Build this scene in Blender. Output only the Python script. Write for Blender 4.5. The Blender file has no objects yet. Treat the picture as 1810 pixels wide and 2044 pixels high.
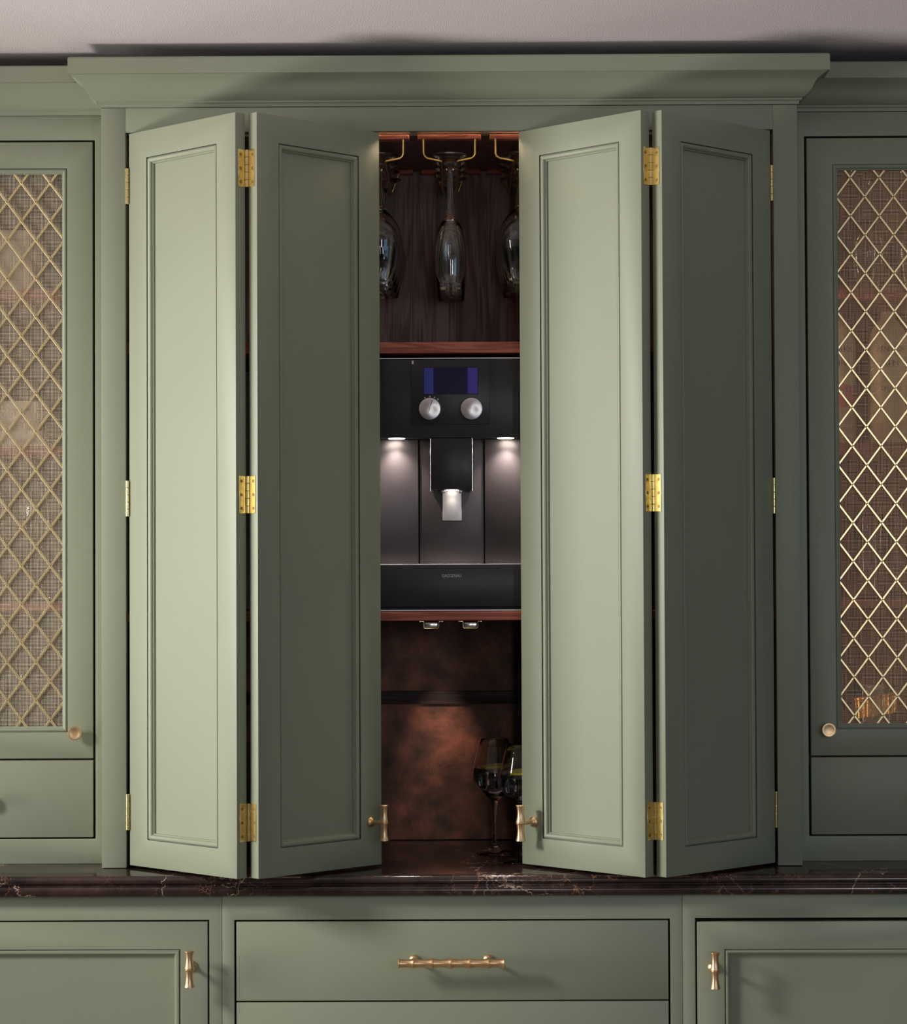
import bpy, bmesh, math, random
from mathutils import Vector, Matrix

# ------------------------------------------------------------------ units
# Everything is laid out in a drawing unit of 0.92 mm; z is measured from the
# eye height (1.4437 m above the floor), x from the middle of the dresser,
# y from the face of the bifold cabinet (positive = into the wall).
U = 0.00092
ZC = 1.4437
FLOOR = -ZC / U
def W(x, y, z): return Vector((x * U, y * U, ZC + z * U))

scene = bpy.context.scene
COL = scene.collection

# ------------------------------------------------------------------ camera
D = 4613.0
cam_d = bpy.data.cameras.new('camera')
cam = bpy.data.objects.new('camera', cam_d); COL.objects.link(cam)
cam_d.sensor_fit = 'HORIZONTAL'; cam_d.sensor_width = 36.0
cam_d.lens = D / 1810 * 36.0
cam_d.shift_y = 19.1 / 1810
cam_d.clip_start = 0.05; cam_d.clip_end = 50
yaw, pitch, roll = -0.00443, 0.02116, 0.00437
def rot3(yaw, pitch, roll):
    c, s = math.cos(yaw), math.sin(yaw); A = Matrix(((c, -s, 0), (s, c, 0), (0, 0, 1)))
    c, s = math.cos(pitch), math.sin(pitch); B = Matrix(((1, 0, 0), (0, c, s), (0, -s, c)))
    c, s = math.cos(roll), math.sin(roll); C = Matrix(((c, 0, -s), (0, 1, 0), (s, 0, c)))
    return C @ B @ A
R_ = rot3(yaw, pitch, roll)
right, fwd, up = R_[0], R_[1], R_[2]
cm = Matrix(((right[0], up[0], -fwd[0]), (right[1], up[1], -fwd[1]), (right[2], up[2], -fwd[2]))).to_4x4()
cm.translation = W(26.2, -D, 0)
cam.matrix_world = cm
scene.camera = cam

# ------------------------------------------------------------------ view, world, lights
scene.view_settings.view_transform = 'Standard'
scene.view_settings.look = 'None'
scene.view_settings.gamma = 1.0
scene.view_settings.use_curve_mapping = False
scene.view_settings.exposure = 0.0

world = bpy.data.worlds.new('world'); scene.world = world
world.use_nodes = True
bg = world.node_tree.nodes['Background']
bg.inputs['Color'].default_value = (0.62, 0.83, 1.0, 1)
bg.inputs['Strength'].default_value = 0.018

def area_light(name, loc, target, sx, sy, power, color):
    l = bpy.data.lights.new(name, 'AREA'); l.shape = 'RECTANGLE'
    l.size = sx * U; l.size_y = sy * U; l.energy = power; l.color = color
    o = bpy.data.objects.new(name, l); COL.objects.link(o)
    p = W(*loc); o.location = p
    o.rotation_euler = (W(*target) - p).to_track_quat('-Z', 'Y').to_euler()
    return o
# softbox and added fill on the left, a weaker bluish window in front on the
# right and a narrow one far behind the camera
area_light('key_softbox', (-2350, -1250, 520), (150, -90, -750), 400, 480, 7.2, (1.0, 0.975, 0.93)).data.spread = math.radians(75)  # near key softbox that throws the handle shadows
area_light('left_even_fill', (-8000, -2400, -220), (0, -60, 100), 1500, 1900, 205, (1.0, 0.975, 0.94))  # added far fill that evens the brightness across the leaves
area_light('far_window_daylight', (3300, -4200, 500), (300, 0, 0), 1500, 1700, 12, (0.34, 0.62, 1.0))
area_light('front_window_daylight', (2000, -6500, 300), (0, 0, 100), 480, 1300, 17, (0.93, 0.96, 1.0))
area_light('narrow_window_daylight', (260, -6500, 350), (0, 0, 100), 150, 1400, 12, (1.0, 0.96, 0.93))
# added fill spot, low on the left, that brightens the ceiling
ul = bpy.data.lights.new('ceiling_fill', 'SPOT'); ul.energy = 490; ul.spot_size = math.radians(40); ul.spot_blend = 1.0
ul.shadow_soft_size = 0.5; ul.color = (1.0, 0.93, 0.92)
ulo = bpy.data.objects.new('ceiling_fill', ul); COL.objects.link(ulo); ulo.location = W(-3500, -1500, -1300)
ulo.rotation_euler = (W(500, -330, 1250) - ulo.location).to_track_quat('-Z', 'Y').to_euler()

# ------------------------------------------------------------------ materials
def new_mat(name):
    m = bpy.data.materials.new(name); m.use_nodes = True
    nt = m.node_tree; b = nt.nodes['Principled BSDF']
    return m, nt, b
def N(nt, t, **kw):
    n = nt.nodes.new(t)
    for k, v in kw.items():
        if k in n.inputs: n.inputs[k].default_value = v
        else: setattr(n, k, v)
    return n
def ramp(nt, fac, stops):
    r = nt.nodes.new('ShaderNodeValToRGB'); e = r.color_ramp.elements
    while len(e) < len(stops): e.new(0.5)
    for i, (p, c) in enumerate(stops):
        e[i].position = p; e[i].color = (c[0], c[1], c[2], 1)
    nt.links.new(fac, r.inputs['Fac']); return r.outputs['Color']
def coords(nt, scale=(1, 1, 1), rot=(0, 0, 0), space='Object'):
    tc = nt.nodes.new('ShaderNodeTexCoord'); mp = nt.nodes.new('ShaderNodeMapping')
    mp.inputs['Scale'].default_value = scale; mp.inputs['Rotation'].default_value = rot
    nt.links.new(tc.outputs[space], mp.inputs['Vector']); return mp.outputs['Vector']
def bump(nt, b, h, strength, dist):
    n = nt.nodes.new('ShaderNodeBump'); n.inputs['Strength'].default_value = strength
    n.inputs['Distance'].default_value = dist
    nt.links.new(h, n.inputs['Height']); nt.links.new(n.outputs['Normal'], b.inputs['Normal'])
def simple(name, col, rough=0.5, metal=0.0, spec=0.5, noise=None, nscale=40.0):
    m, nt, b = new_mat(name)
    b.inputs['Roughness'].default_value = rough; b.inputs['Metallic'].default_value = metal
    b.inputs['Specular IOR Level'].default_value = spec
    v = coords(nt, (nscale,) * 3)
    n = N(nt, 'ShaderNodeTexNoise', Scale=1.0, Detail=4.0); nt.links.new(v, n.inputs['Vector'])
    k = 0.06 if noise is None else noise
    c = ramp(nt, n.outputs['Fac'], [(0.3, [x * (1 - k) for x in col]), (0.7, [min(1, x * (1 + k)) for x in col])])
    nt.links.new(c, b.inputs['Base Color'])
    return m

M = {}
def make_paint():
    m, nt, b = new_mat('sage_green_paint')
    v = coords(nt, (6, 6, 6)); n = N(nt, 'ShaderNodeTexNoise', Scale=1.0, Detail=3.0); nt.links.new(v, n.inputs['Vector'])
    c = ramp(nt, n.outputs['Fac'], [(0.3, (0.286, 0.314, 0.220)), (0.7, (0.298, 0.326, 0.232))])
    nt.links.new(c, b.inputs['Base Color'])
    b.inputs['Roughness'].default_value = 0.42; b.inputs['Specular IOR Level'].default_value = 0.42
    v2 = coords(nt, (900, 900, 900)); n2 = N(nt, 'ShaderNodeTexNoise', Scale=1.0, Detail=2.0); nt.links.new(v2, n2.inputs['Vector'])
    bump(nt, b, n2.outputs['Fac'], 0.06, 0.001)
    return m
M['paint'] = make_paint()

def make_ceiling():
    m, nt, b = new_mat('matt_mauve_grey_plaster')
    v = coords(nt, (1, 1, 1))
    n = N(nt, 'ShaderNodeTexNoise', Scale=460.0, Detail=2.0, Roughness=0.5); nt.links.new(v, n.inputs['Vector'])
    n1 = N(nt, 'ShaderNodeTexNoise', Scale=3.0, Detail=2.0); nt.links.new(v, n1.inputs['Vector'])
    c = ramp(nt, n1.outputs['Fac'], [(0.3, (0.80, 0.72, 0.73)), (0.7, (0.84, 0.755, 0.76))])
    nt.links.new(c, b.inputs['Base Color']); b.inputs['Roughness'].default_value = 0.85
    bump(nt, b, n.outputs['Fac'], 0.5, 0.002)
    return m
M['ceiling'] = make_ceiling()
M['wall'] = simple('warm_white_wall_paint', (0.5, 0.47, 0.44), 0.8)
M['floor'] = simple('pale_oak_floor', (0.26, 0.20, 0.14), 0.5, noise=0.2, nscale=8)

def make_wood(name, c0, c1, rough, horiz, wave=0.0):
    m, nt, b = new_mat(name)
    if horiz: v = coords(nt, (1.3, 14, 14))
    else: v = coords(nt, (14, 14, 1.1))
    n = N(nt, 'ShaderNodeTexNoise', Scale=2.2, Detail=2.0); nt.links.new(v, n.inputs['Vector'])
    n.inputs['Distortion'].default_value = 0.6
    vv = nt.nodes.new('ShaderNodeMapping'); nt.links.new(v, vv.inputs['Vector'])
    vv.inputs['Scale'].default_value = (3, 9, 9) if horiz else (9, 9, 1.6)
    n2 = N(nt, 'ShaderNodeTexNoise', Scale=3.0, Detail=5.0, Roughness=0.7); nt.links.new(vv.outputs['Vector'], n2.inputs['Vector'])
    # rings from the broad noise
    mul = N(nt, 'ShaderNodeMath', operation='MULTIPLY'); nt.links.new(n.outputs['Fac'], mul.inputs[0]); mul.inputs[1].default_value = 34.0
    sn = N(nt, 'ShaderNodeMath', operation='SINE'); nt.links.new(mul.outputs[0], sn.inputs[0])
    a = N(nt, 'ShaderNodeMath', operation='MULTIPLY_ADD'); nt.links.new(sn.outputs[0], a.inputs[0]); a.inputs[1].default_value = 0.16; nt.links.new(n2.outputs['Fac'], a.inputs[2])
    c = ramp(nt, a.outputs[0], [(0.3, c0), (0.68, c1)])
    nt.links.new(c, b.inputs['Base Color'])
    b.inputs['Roughness'].default_value = rough; b.inputs['Specular IOR Level'].default_value = 0.3
    bump(nt, b, a.outputs[0], 0.12, 0.001)
    return m
M['wood_dark'] = make_wood('dark_stained_oak', (0.115, 0.080, 0.082), (0.27, 0.192, 0.196), 0.55, False)
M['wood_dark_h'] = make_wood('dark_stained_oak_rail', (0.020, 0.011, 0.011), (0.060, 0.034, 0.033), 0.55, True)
M['wood_red'] = make_wood('red_brown_stained_wood', (0.28, 0.072, 0.048), (0.55, 0.165, 0.105), 0.45, True)
M['wood_mid'] = make_wood('brown_stained_wood', (0.12, 0.040, 0.022), (0.25, 0.090, 0.050), 0.55, False)

def make_patina():
    m, nt, b = new_mat('patinated_copper')
    v = coords(nt, (1, 1, 1))
    n = N(nt, 'ShaderNodeTexNoise', Scale=8.0, Detail=10.0, Roughness=0.74); nt.links.new(v, n.inputs['Vector']); n.inputs['Distortion'].default_value = 0.2
    n2 = N(nt, 'ShaderNodeTexVoronoi', Scale=26.0, feature='SMOOTH_F1'); nt.links.new(v, n2.inputs['Vector'])
    ma = N(nt, 'ShaderNodeMath', operation='MULTIPLY_ADD'); nt.links.new(n2.outputs['Distance'], ma.inputs[0]); ma.inputs[1].default_value = 0.28; nt.links.new(n.outputs['Fac'], ma.inputs[2])
    c = ramp(nt, ma.outputs[0], [(0.46, (0.034, 0.019, 0.013)), (0.62, (0.095, 0.042, 0.028)), (0.76, (0.22, 0.078, 0.050)), (0.9, (0.30, 0.12, 0.08))])
    nt.links.new(c, b.inputs['Base Color'])
    b.inputs['Metallic'].default_value = 0.35; b.inputs['Roughness'].default_value = 0.5
    bump(nt, b, n.outputs['Fac'], 0.08, 0.002)
    return m
M['patina'] = make_patina()

def make_marble():
    m, nt, b = new_mat('dark_emperador_marble')
    v = coords(nt, (1, 1, 1))
    nz = N(nt, 'ShaderNodeTexNoise', Scale=14.0, Detail=6.0, Roughness=0.65); nt.links.new(v, nz.inputs['Vector'])
    mixv = N(nt, 'ShaderNodeVectorMath', operation='MULTIPLY_ADD'); nt.links.new(nz.outputs['Color'], mixv.inputs[0])
    mixv.inputs[1].default_value = (0.11, 0.11, 0.11); nt.links.new(v, mixv.inputs[2])
    def veins(scale, w):
        vo = N(nt, 'ShaderNodeTexVoronoi', Scale=scale, feature='DISTANCE_TO_EDGE'); nt.links.new(mixv.outputs[0], vo.inputs['Vector'])
        mr = N(nt, 'ShaderNodeMapRange'); nt.links.new(vo.outputs['Distance'], mr.inputs['Value'])
        mr.inputs['From Min'].default_value = 0.0; mr.inputs['From Max'].default_value = w
        mr.inputs['To Min'].default_value = 1.0; mr.inputs['To Max'].default_value = 0.0
        return mr.outputs['Result']
    big = veins(2.2, 0.0022); small = veins(26.0, 0.026)
    msk = N(nt, 'ShaderNodeTexNoise', Scale=5.5, Detail=4.0); nt.links.new(v, msk.inputs['Vector'])
    mm = N(nt, 'ShaderNodeMapRange'); nt.links.new(msk.outputs['Fac'], mm.inputs['Value']); mm.inputs['From Min'].default_value = 0.52; mm.inputs['From Max'].default_value = 0.68
    sm = N(nt, 'ShaderNodeMath', operation='MULTIPLY'); nt.links.new(small, sm.inputs[0]); nt.links.new(mm.outputs['Result'], sm.inputs[1])
    base = ramp(nt, nz.outputs['Fac'], [(0.32, (0.014, 0.009, 0.009)), (0.6, (0.048, 0.028, 0.025)), (0.78, (0.085, 0.048, 0.040))])
    m1 = N(nt, 'ShaderNodeMix', data_type='RGBA'); nt.links.new(sm.outputs[0], m1.inputs['Factor']); nt.links.new(base, m1.inputs[6]); m1.inputs[7].default_value = (0.42, 0.20, 0.11, 1)
    m2 = N(nt, 'ShaderNodeMix', data_type='RGBA'); nt.links.new(big, m2.inputs['Factor']); nt.links.new(m1.outputs[2], m2.inputs[6]); m2.inputs[7].default_value = (0.62, 0.47, 0.36, 1)
    nt.links.new(m2.outputs[2], b.inputs['Base Color'])
    b.inputs['Roughness'].default_value = 0.15; b.inputs['Specular IOR Level'].default_value = 0.6
    return m
M['marble'] = make_marble()

def make_brass(name, col, rough, noise=0.10, nscale=120):
    m, nt, b = new_mat(name)
    v = coords(nt, (nscale,) * 3); n = N(nt, 'ShaderNodeTexNoise', Scale=1.0, Detail=3.0); nt.links.new(v, n.inputs['Vector'])
    c = ramp(nt, n.outputs['Fac'], [(0.3, [x * (1 - noise) for x in col]), (0.7, [min(1, x * (1 + noise)) for x in col])])
    nt.links.new(c, b.inputs['Base Color'])
    b.inputs['Metallic'].default_value = 1.0; b.inputs['Roughness'].default_value = rough
    return m
M['brass'] = make_brass('polished_brass', (0.95, 0.76, 0.36), 0.24, 0.08, 60)
M['brass_aged'] = make_brass('brushed_aged_brass', (0.95, 0.64, 0.36), 0.38, 0.10, 90)
M['brass_wire'] = make_brass('gold_wire', (0.95, 0.62, 0.20), 0.25, 0.05)
M['lattice'] = make_brass('satin_pale_brass', (0.98, 0.78, 0.45), 0.27, 0.06, 45)
M['lattice'].node_tree.nodes['Principled BSDF'].inputs['Metallic'].default_value = 0.72
M['mesh'] = make_brass('woven_brass_wire', (0.86, 0.78, 0.63), 0.5, 0.08, 60)
M['mesh'].node_tree.nodes['Principled BSDF'].inputs['Metallic'].default_value = 0.4
M['screw'] = make_brass('dark_brass_screw', (0.34, 0.20, 0.09), 0.4)
M['steel_satin'] = make_brass('satin_steel', (0.86, 0.84, 0.84), 0.5, 0.03)
M['steel_satin'].node_tree.nodes['Principled BSDF'].inputs['Metallic'].default_value = 0.45
M['steel'] = make_brass('bright_steel', (0.78, 0.76, 0.76), 0.22, 0.03)
def make_radial():
    m, nt, b = new_mat('radially_brushed_steel')
    v = coords(nt, (300,) * 3); n = N(nt, 'ShaderNodeTexNoise', Scale=1.0); nt.links.new(v, n.inputs['Vector'])
    c = ramp(nt, n.outputs['Fac'], [(0.3, (0.80, 0.77, 0.76)), (0.7, (0.86, 0.83, 0.82))]); nt.links.new(c, b.inputs['Base Color'])
    b.inputs['Metallic'].default_value = 1.0; b.inputs['Roughness'].default_value = 0.34
    b.inputs['Anisotropic'].default_value = 0.85
    t = nt.nodes.new('ShaderNodeTangent'); t.direction_type = 'RADIAL'; t.axis = 'Y'
    nt.links.new(t.outputs['Tangent'], b.inputs['Tangent'])
    return m
M['steel_radial'] = make_radial()
M['black_glass'] = simple('black_glass', (0.034, 0.032, 0.035), 0.32, 0, 0.28)
M['anthracite'] = simple('anthracite_satin_metal', (0.060, 0.052, 0.056), 0.38, 0.35, 0.5, 0.05)
M['light_trap'] = simple('light_trap_black', (0.003, 0.003, 0.003), 0.9, 0, 0.0)
M['black'] = simple('matt_black', (0.012, 0.011, 0.011), 0.6, 0, 0.3)
def emit(name, col, strength, base=(0.02, 0.02, 0.02)):
    m, nt, b = new_mat(name); b.inputs['Base Color'].default_value = (*base, 1)
    b.inputs['Emission Color'].default_value = (*col, 1); b.inputs['Emission Strength'].default_value = strength
    v = coords(nt, (30,) * 3); n = N(nt, 'ShaderNodeTexNoise', Scale=1.0); nt.links.new(v, n.inputs['Vector'])
    c = ramp(nt, n.outputs['Fac'], [(0.3, [x * 0.94 for x in col]), (0.7, col)]); nt.links.new(c, b.inputs['Emission Color'])
    return m
M['led'] = emit('warm_led', (1.0, 0.87, 0.74), 36)
M['led_cabinet'] = emit('warm_cabinet_led', (1.0, 0.66, 0.40), 24)
M['led_cabinet_dim'] = emit('dim_cabinet_led', (1.0, 0.74, 0.50), 9)
M['led_soft'] = emit('soft_spout_led', (1.0, 0.87, 0.76), 4)
M['led_strip'] = emit('warm_led_strip', (1.0, 0.74, 0.50), 75)
def make_screen():
    m, nt, b = new_mat('dim_blue_display')
    v = coords(nt, (1, 1, 1), space='Generated'); sx = nt.nodes.new('ShaderNodeSeparateXYZ'); nt.links.new(v, sx.inputs[0])
    c = ramp(nt, sx.outputs['X'], [(0.0, (0.012, 0.015, 0.080)), (0.172, (0.017, 0.018, 0.088)), (0.176, (0.003, 0.0025, 0.012)), (0.815, (0.003, 0.0025, 0.012)), (0.82, (0.022, 0.015, 0.10)), (1.0, (0.026, 0.016, 0.105))])
    b.inputs['Base Color'].default_value = (0.004, 0.004, 0.007, 1); b.inputs['Roughness'].default_value = 0.25; b.inputs['Specular IOR Level'].default_value = 0.06
    nt.links.new(c, b.inputs['Emission Color']); b.inputs['Emission Strength'].default_value = 1.0
    return m
M['screen'] = make_screen()
def make_glass(name, col, ior=1.45, rough=0.0):
    m, nt, b = new_mat(name)
    b.inputs['Base Color'].default_value = (*col, 1); b.inputs['Transmission Weight'].default_value = 1.0
    b.inputs['Roughness'].default_value = rough; b.inputs['IOR'].default_value = ior
    v = coords(nt, (9,) * 3); n = N(nt, 'ShaderNodeTexNoise', Scale=1.0); nt.links.new(v, n.inputs['Vector'])
    c = ramp(nt, n.outputs['Fac'], [(0.3, [x * 0.985 for x in col]), (0.7, col)]); nt.links.new(c, b.inputs['Base Color'])
    return m
M['glass'] = make_glass('clear_glass', (0.97, 0.97, 0.97))
M['tonic'] = make_glass('clear_tonic', (0.93, 0.93, 0.95), 1.33)
M['ice'] = make_glass('ice', (0.96, 0.97, 0.98), 1.31, 0.04)
M['amber'] = make_glass('amber_spirit', (0.75, 0.28, 0.03), 1.36)
M['lemon_peel'] = simple('lemon_peel', (0.95, 0.78, 0.01), 0.45, noise=0.1, nscale=200)
M['lemon_flesh'] = simple('lemon_flesh', (0.95, 0.82, 0.10), 0.3, noise=0.12, nscale=150)
M['cream'] = simple('cream_card', (0.62, 0.50, 0.34), 0.6, noise=0.04)
M['cream_light'] = simple('pale_paper', (0.78, 0.69, 0.55), 0.7, noise=0.04)
M['bottle'] = simple('cream_painted_bottle', (0.50, 0.43, 0.27), 0.35, noise=0.05)
M['pink'] = simple('dusky_pink_label', (0.45, 0.10, 0.11), 0.5)
M['pale_pink'] = simple('pale_pink_print', (0.75, 0.50, 0.45), 0.5)
M['ink'] = simple('dark_ink', (0.03, 0.022, 0.02), 0.6)
M['copper_ink'] = simple('copper_print', (0.40, 0.16, 0.07), 0.4, 0.5)
M['logo'] = simple('grey_print', (0.60, 0.58, 0.60), 0.5)
M['white_print'] = simple('white_print', (0.75, 0.75, 0.78), 0.5)
M['wax'] = simple('pale_pink_wax', (0.70, 0.55, 0.45), 0.6)
M['gold_band'] = make_brass('gold_ribbon', (0.85, 0.48, 0.14), 0.35, 0.2, 200)

# ------------------------------------------------------------------ mesh helpers
class MB:
    """collects shapes (in drawing units) into one bmesh"""
    def __init__(self, xf=None):
        self.bm = bmesh.new(); self.xf = xf or (lambda x, y, z: (x, y, z))
    def v(self, p):
        return self.bm.verts.new(W(*self.xf(*p)))
    def box(self, x0, x1, y0, y1, z0, z1, bev=0.8, seg=2):
        vs = [self.v(p) for p in ((x0, y0, z0), (x1, y0, z0), (x1, y1, z0), (x0, y1, z0), (x0, y0, z1), (x1, y0, z1), (x1, y1, z1), (x0, y1, z1))]
        fs = [(0, 3, 2, 1), (4, 5, 6, 7), (0, 1, 5, 4), (1, 2, 6, 5), (2, 3, 7, 6), (3, 0, 4, 7)]
        faces = [self.bm.faces.new([vs[i] for i in f]) for f in fs]
        if bev:
            es = {e for f in faces for e in f.edges}
            bmesh.ops.bevel(self.bm, geom=list(es), offset=bev * U, segments=seg, profile=0.5, affect='EDGES', clamp_overlap=True)
        return self
    def frame(self, x0, x1, z0, z1, ix0, ix1, iz0, iz1, y0, y1, bev=0.8):
        """rectangular ring in the xz plane, from y0 (front) to y1"""
        O = [(x0, z0), (x1, z0), (x1, z1), (x0, z1)]; I = [(ix0, iz0), (ix1, iz0), (ix1, iz1), (ix0, iz1)]
        vo = [[self.v((a, y, b)) for a, b in O] for y in (y0, y1)]; vi = [[self.v((a, y, b)) for a, b in I] for y in (y0, y1)]
        F = []
        for i in range(4):
            j = (i + 1) % 4
            F.append(self.bm.faces.new([vo[0][i], vo[0][j], vi[0][j], vi[0][i]]))
            F.append(self.bm.faces.new([vo[1][j], vo[1][i], vi[1][i], vi[1][j]]))
            F.append(self.bm.faces.new([vo[0][j], vo[0][i], vo[1][i], vo[1][j]]))
            F.append(self.bm.faces.new([vi[0][i], vi[0][j], vi[1][j], vi[1][i]]))
        if bev:
            es = [e for e in {e for f in F for e in f.edges} if all((a in vo[0] + vo[1]) for a in e.verts) or all((a in vi[0] + vi[1]) for a in e.verts)]
            bmesh.ops.bevel(self.bm, geom=es, offset=bev * U, segments=2, profile=0.5, affect='EDGES', clamp_overlap=True)
        return self
    def rect_sweep(self, x0, x1, z0, z1, prof, y):
        """closed profile [(inset, depth)] swept mitred round the inside of a rectangle"""
        rings = []
        for (sx, sz, cx, cz) in ((1, 1, x0, z0), (-1, 1, x1, z0), (-1, -1, x1, z1), (1, -1, x0, z1)):
            rings.append([self.v((cx + sx * a, y + d, cz + sz * a)) for a, d in prof])
        n = len(prof)
        for i in range(4):
            A, B = rings[i], rings[(i + 1) % 4]
            for k in range(n):
                l = (k + 1) % n
                self.bm.faces.new([A[k], B[k], B[l], A[l]])
        return self
    def path_sweep(self, path, prof, closed_ends=True):
        """profile [(out, z)] swept along xy path [(x, y, ox, oy)] (o = outward offset direction incl. mitre)"""
        rings = [[self.v((x + ox * a, y + oy * a, z)) for a, z in prof] for x, y, ox, oy in path]
        n = len(prof)
        for A, B in zip(rings, rings[1:]):
            for k in range(n):
                l = (k + 1) % n
                self.bm.faces.new([A[k], B[k], B[l], A[l]])
        self.bm.faces.new(rings[0][::-1]); self.bm.faces.new(rings[-1])
        return self
    def lathe(self, prof, c=(0, 0, 0), axis='z', seg=32, flip=1, closed=False):
        """profile [(r, h)] turned about an axis through c"""
        def pt(r, h, a):
            ca, sa = r * math.cos(a), r * math.sin(a)
            if axis == 'z': return (c[0] + ca, c[1] + sa, c[2] + flip * h)
            if axis == 'y': return (c[0] + ca, c[1] + flip * h, c[2] + sa)
            return (c[0] + flip * h, c[1] + ca, c[2] + sa)
        rings = []
        for r, h in prof:
            if r < 1e-6: rings.append([self.v(pt(0, h, 0))])
            else: rings.append([self.v(pt(r, h, 2 * math.pi * i / seg)) for i in range(seg)])
        pairs = list(zip(rings, rings[1:]))
        if closed: pairs.append((rings[-1], rings[0]))
        for A, B in pairs:
            for i in range(seg):
                j = (i + 1) % seg
                if len(A) == 1 and len(B) == 1: continue
                if len(A) == 1: self.bm.faces.new([A[0], B[j], B[i]])
                elif len(B) == 1: self.bm.faces.new([A[i], A[j], B[0]])
                else: self.bm.faces.new([A[i], A[j], B[j], B[i]])
        return self
    def tube(self, pts, r, seg=10, caps=True):
        P = [Vector(p) for p in pts]; rings = []
        for i, p in enumerate(P):
            t = (P[min(i + 1, len(P) - 1)] - P[max(i - 1, 0)]).normalized()
            a = t.cross(Vector((0.13, 0.31, 0.94)))
            if a.length < 0.2: a = t.cross(Vector((1, 0.2, 0)))
            a.normalize(); b = t.cross(a)
            rings.append([self.v(tuple(p + (a * math.cos(2 * math.pi * k / seg) + b * math.sin(2 * math.pi * k / seg)) * r)) for k in range(seg)])
        for A, B in zip(rings, rings[1:]):
            for k in range(seg):
                l = (k + 1) % seg; self.bm.faces.new([A[k], A[l], B[l], B[k]])
        if caps: self.bm.faces.new(rings[0][::-1]); self.bm.faces.new(rings[-1])
        return self
    def prism(self, poly, y0, y1):
        """xz polygon extruded from y0 to y1"""
        a = [self.v((x, y0, z)) for x, z in poly]; b = [self.v((x, y1, z)) for x, z in poly]
        n = len(poly); self.bm.faces.new(a); self.bm.faces.new(b[::-1])
        for i in range(n):
            j = (i + 1) % n; self.bm.faces.new([a[j], a[i], b[i], b[j]])
        return self
    def mesh(self, name, mat, root=None, smooth=40):
        bmesh.ops.recalc_face_normals(self.bm, faces=self.bm.faces)
        me = bpy.data.meshes.new(name)
        if root is not None: bmesh.ops.translate(self.bm, verts=self.bm.verts, vec=-root)
        self.bm.to_mesh(me); self.bm.free()
        if smooth:
            me.shade_smooth()
            me.set_sharp_from_angle(angle=math.radians(smooth))
        for mt in (mat if isinstance(mat, (list, tuple)) else [mat]): me.materials.append(M[mt] if isinstance(mt, str) else mt)
        return me
    def build(self, name, mat, parent=None, smooth=40):
        root = root_of(parent)
        me = self.mesh(name, mat, root, smooth)
        o = bpy.data.objects.new(name, me); COL.objects.link(o)
        if parent is not None: o.parent = parent
        return o
ROOTS = {}
def root_of(p):
    while p is not None and p.parent is not None: p = p.parent
    return ROOTS.get(p.name) if p is not None else None
def thing(name, label, cat, base, group=None):
    o = bpy.data.objects.new(name, None); COL.objects.link(o); o.empty_display_size = 0.05
    o.location = W(*base); ROOTS[o.name] = W(*base)
    return tag(o, label, cat, group)
def tag(o, label, cat, group=None):
    o['label'] = label; o['category'] = cat
    if group: o['group'] = group
    return o
def single(mb, name, mat, label, cat, base, group=None, smooth=40):
    """a thing that is one mesh, its origin at its base"""
    me = mb.mesh(name, mat, W(*base), smooth); o = bpy.data.objects.new(name, me); COL.objects.link(o)
    o.location = W(*base); ROOTS[o.name] = W(*base)
    return tag(o, label, cat, group)
def struct(name, mb, mat, parent=None):
    o = mb.build(name, mat, parent); o['kind'] = 'structure'; return o
def copy_tree(o, parent=None):
    c = o.copy(); COL.objects.link(c); c.parent = parent
    for ch in o.children: copy_tree(ch, c)
    return c
def text_part(body, size, mat, parent, x, y, z, name='lettering', align='CENTER', thick=0.25, xs=1.0, spacing=1.0, bend=None):
    """flat lettering facing the room, its middle at x, baseline at z; bend = (centre x, centre y, radius) wraps it on a bottle"""
    cu = bpy.data.curves.new(name, 'FONT'); cu.body = body; cu.size = 1.0; cu.align_x = align; cu.extrude = 0.0
    cu.space_character = spacing; cu.resolution_u = 2
    to = bpy.data.objects.new(name, cu); me0 = bpy.data.meshes.new_from_object(to)
    bpy.data.objects.remove(to); bpy.data.curves.remove(cu)
    bm = bmesh.new(); bm.from_mesh(me0); bpy.data.meshes.remove(me0)
    bmesh.ops.triangulate(bm, faces=bm.faces)
    root = root_of(parent)
    for v in bm.verts:
        tx, tz = v.co.x * size * xs, v.co.y * size
        if bend:
            cx, cy, r = bend; a = (x + tx - cx) / r
            p = W(cx + r * math.sin(a), cy - r * math.cos(a), z + tz)
        else: p = W(x + tx, y, z + tz)
        v.co = p - root
    r = bmesh.ops.extrude_face_region(bm, geom=list(bm.faces))
    for e in r['geom']:
        if isinstance(e, bmesh.types.BMVert): e.co.y += thick * U
    bmesh.ops.recalc_face_normals(bm, faces=bm.faces)
    me = bpy.data.meshes.new(name); bm.to_mesh(me); bm.free(); me.materials.append(M[mat])
    o = bpy.data.objects.new(name, me); COL.objects.link(o); o.parent = parent
    return o

# ------------------------------------------------------------------ the room
BACK = 475.0
struct('ceiling', MB().box(-4200, 4200, -7500, 560, 1051, 1071, 0), 'ceiling')
struct('wall_back', MB().box(-4200, 4200, 500, 560, FLOOR, 1051, 0), 'wall')
struct('floor', MB().box(-4200, 4200, -7500, 500, FLOOR - 20, FLOOR, 0), 'floor')

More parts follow.
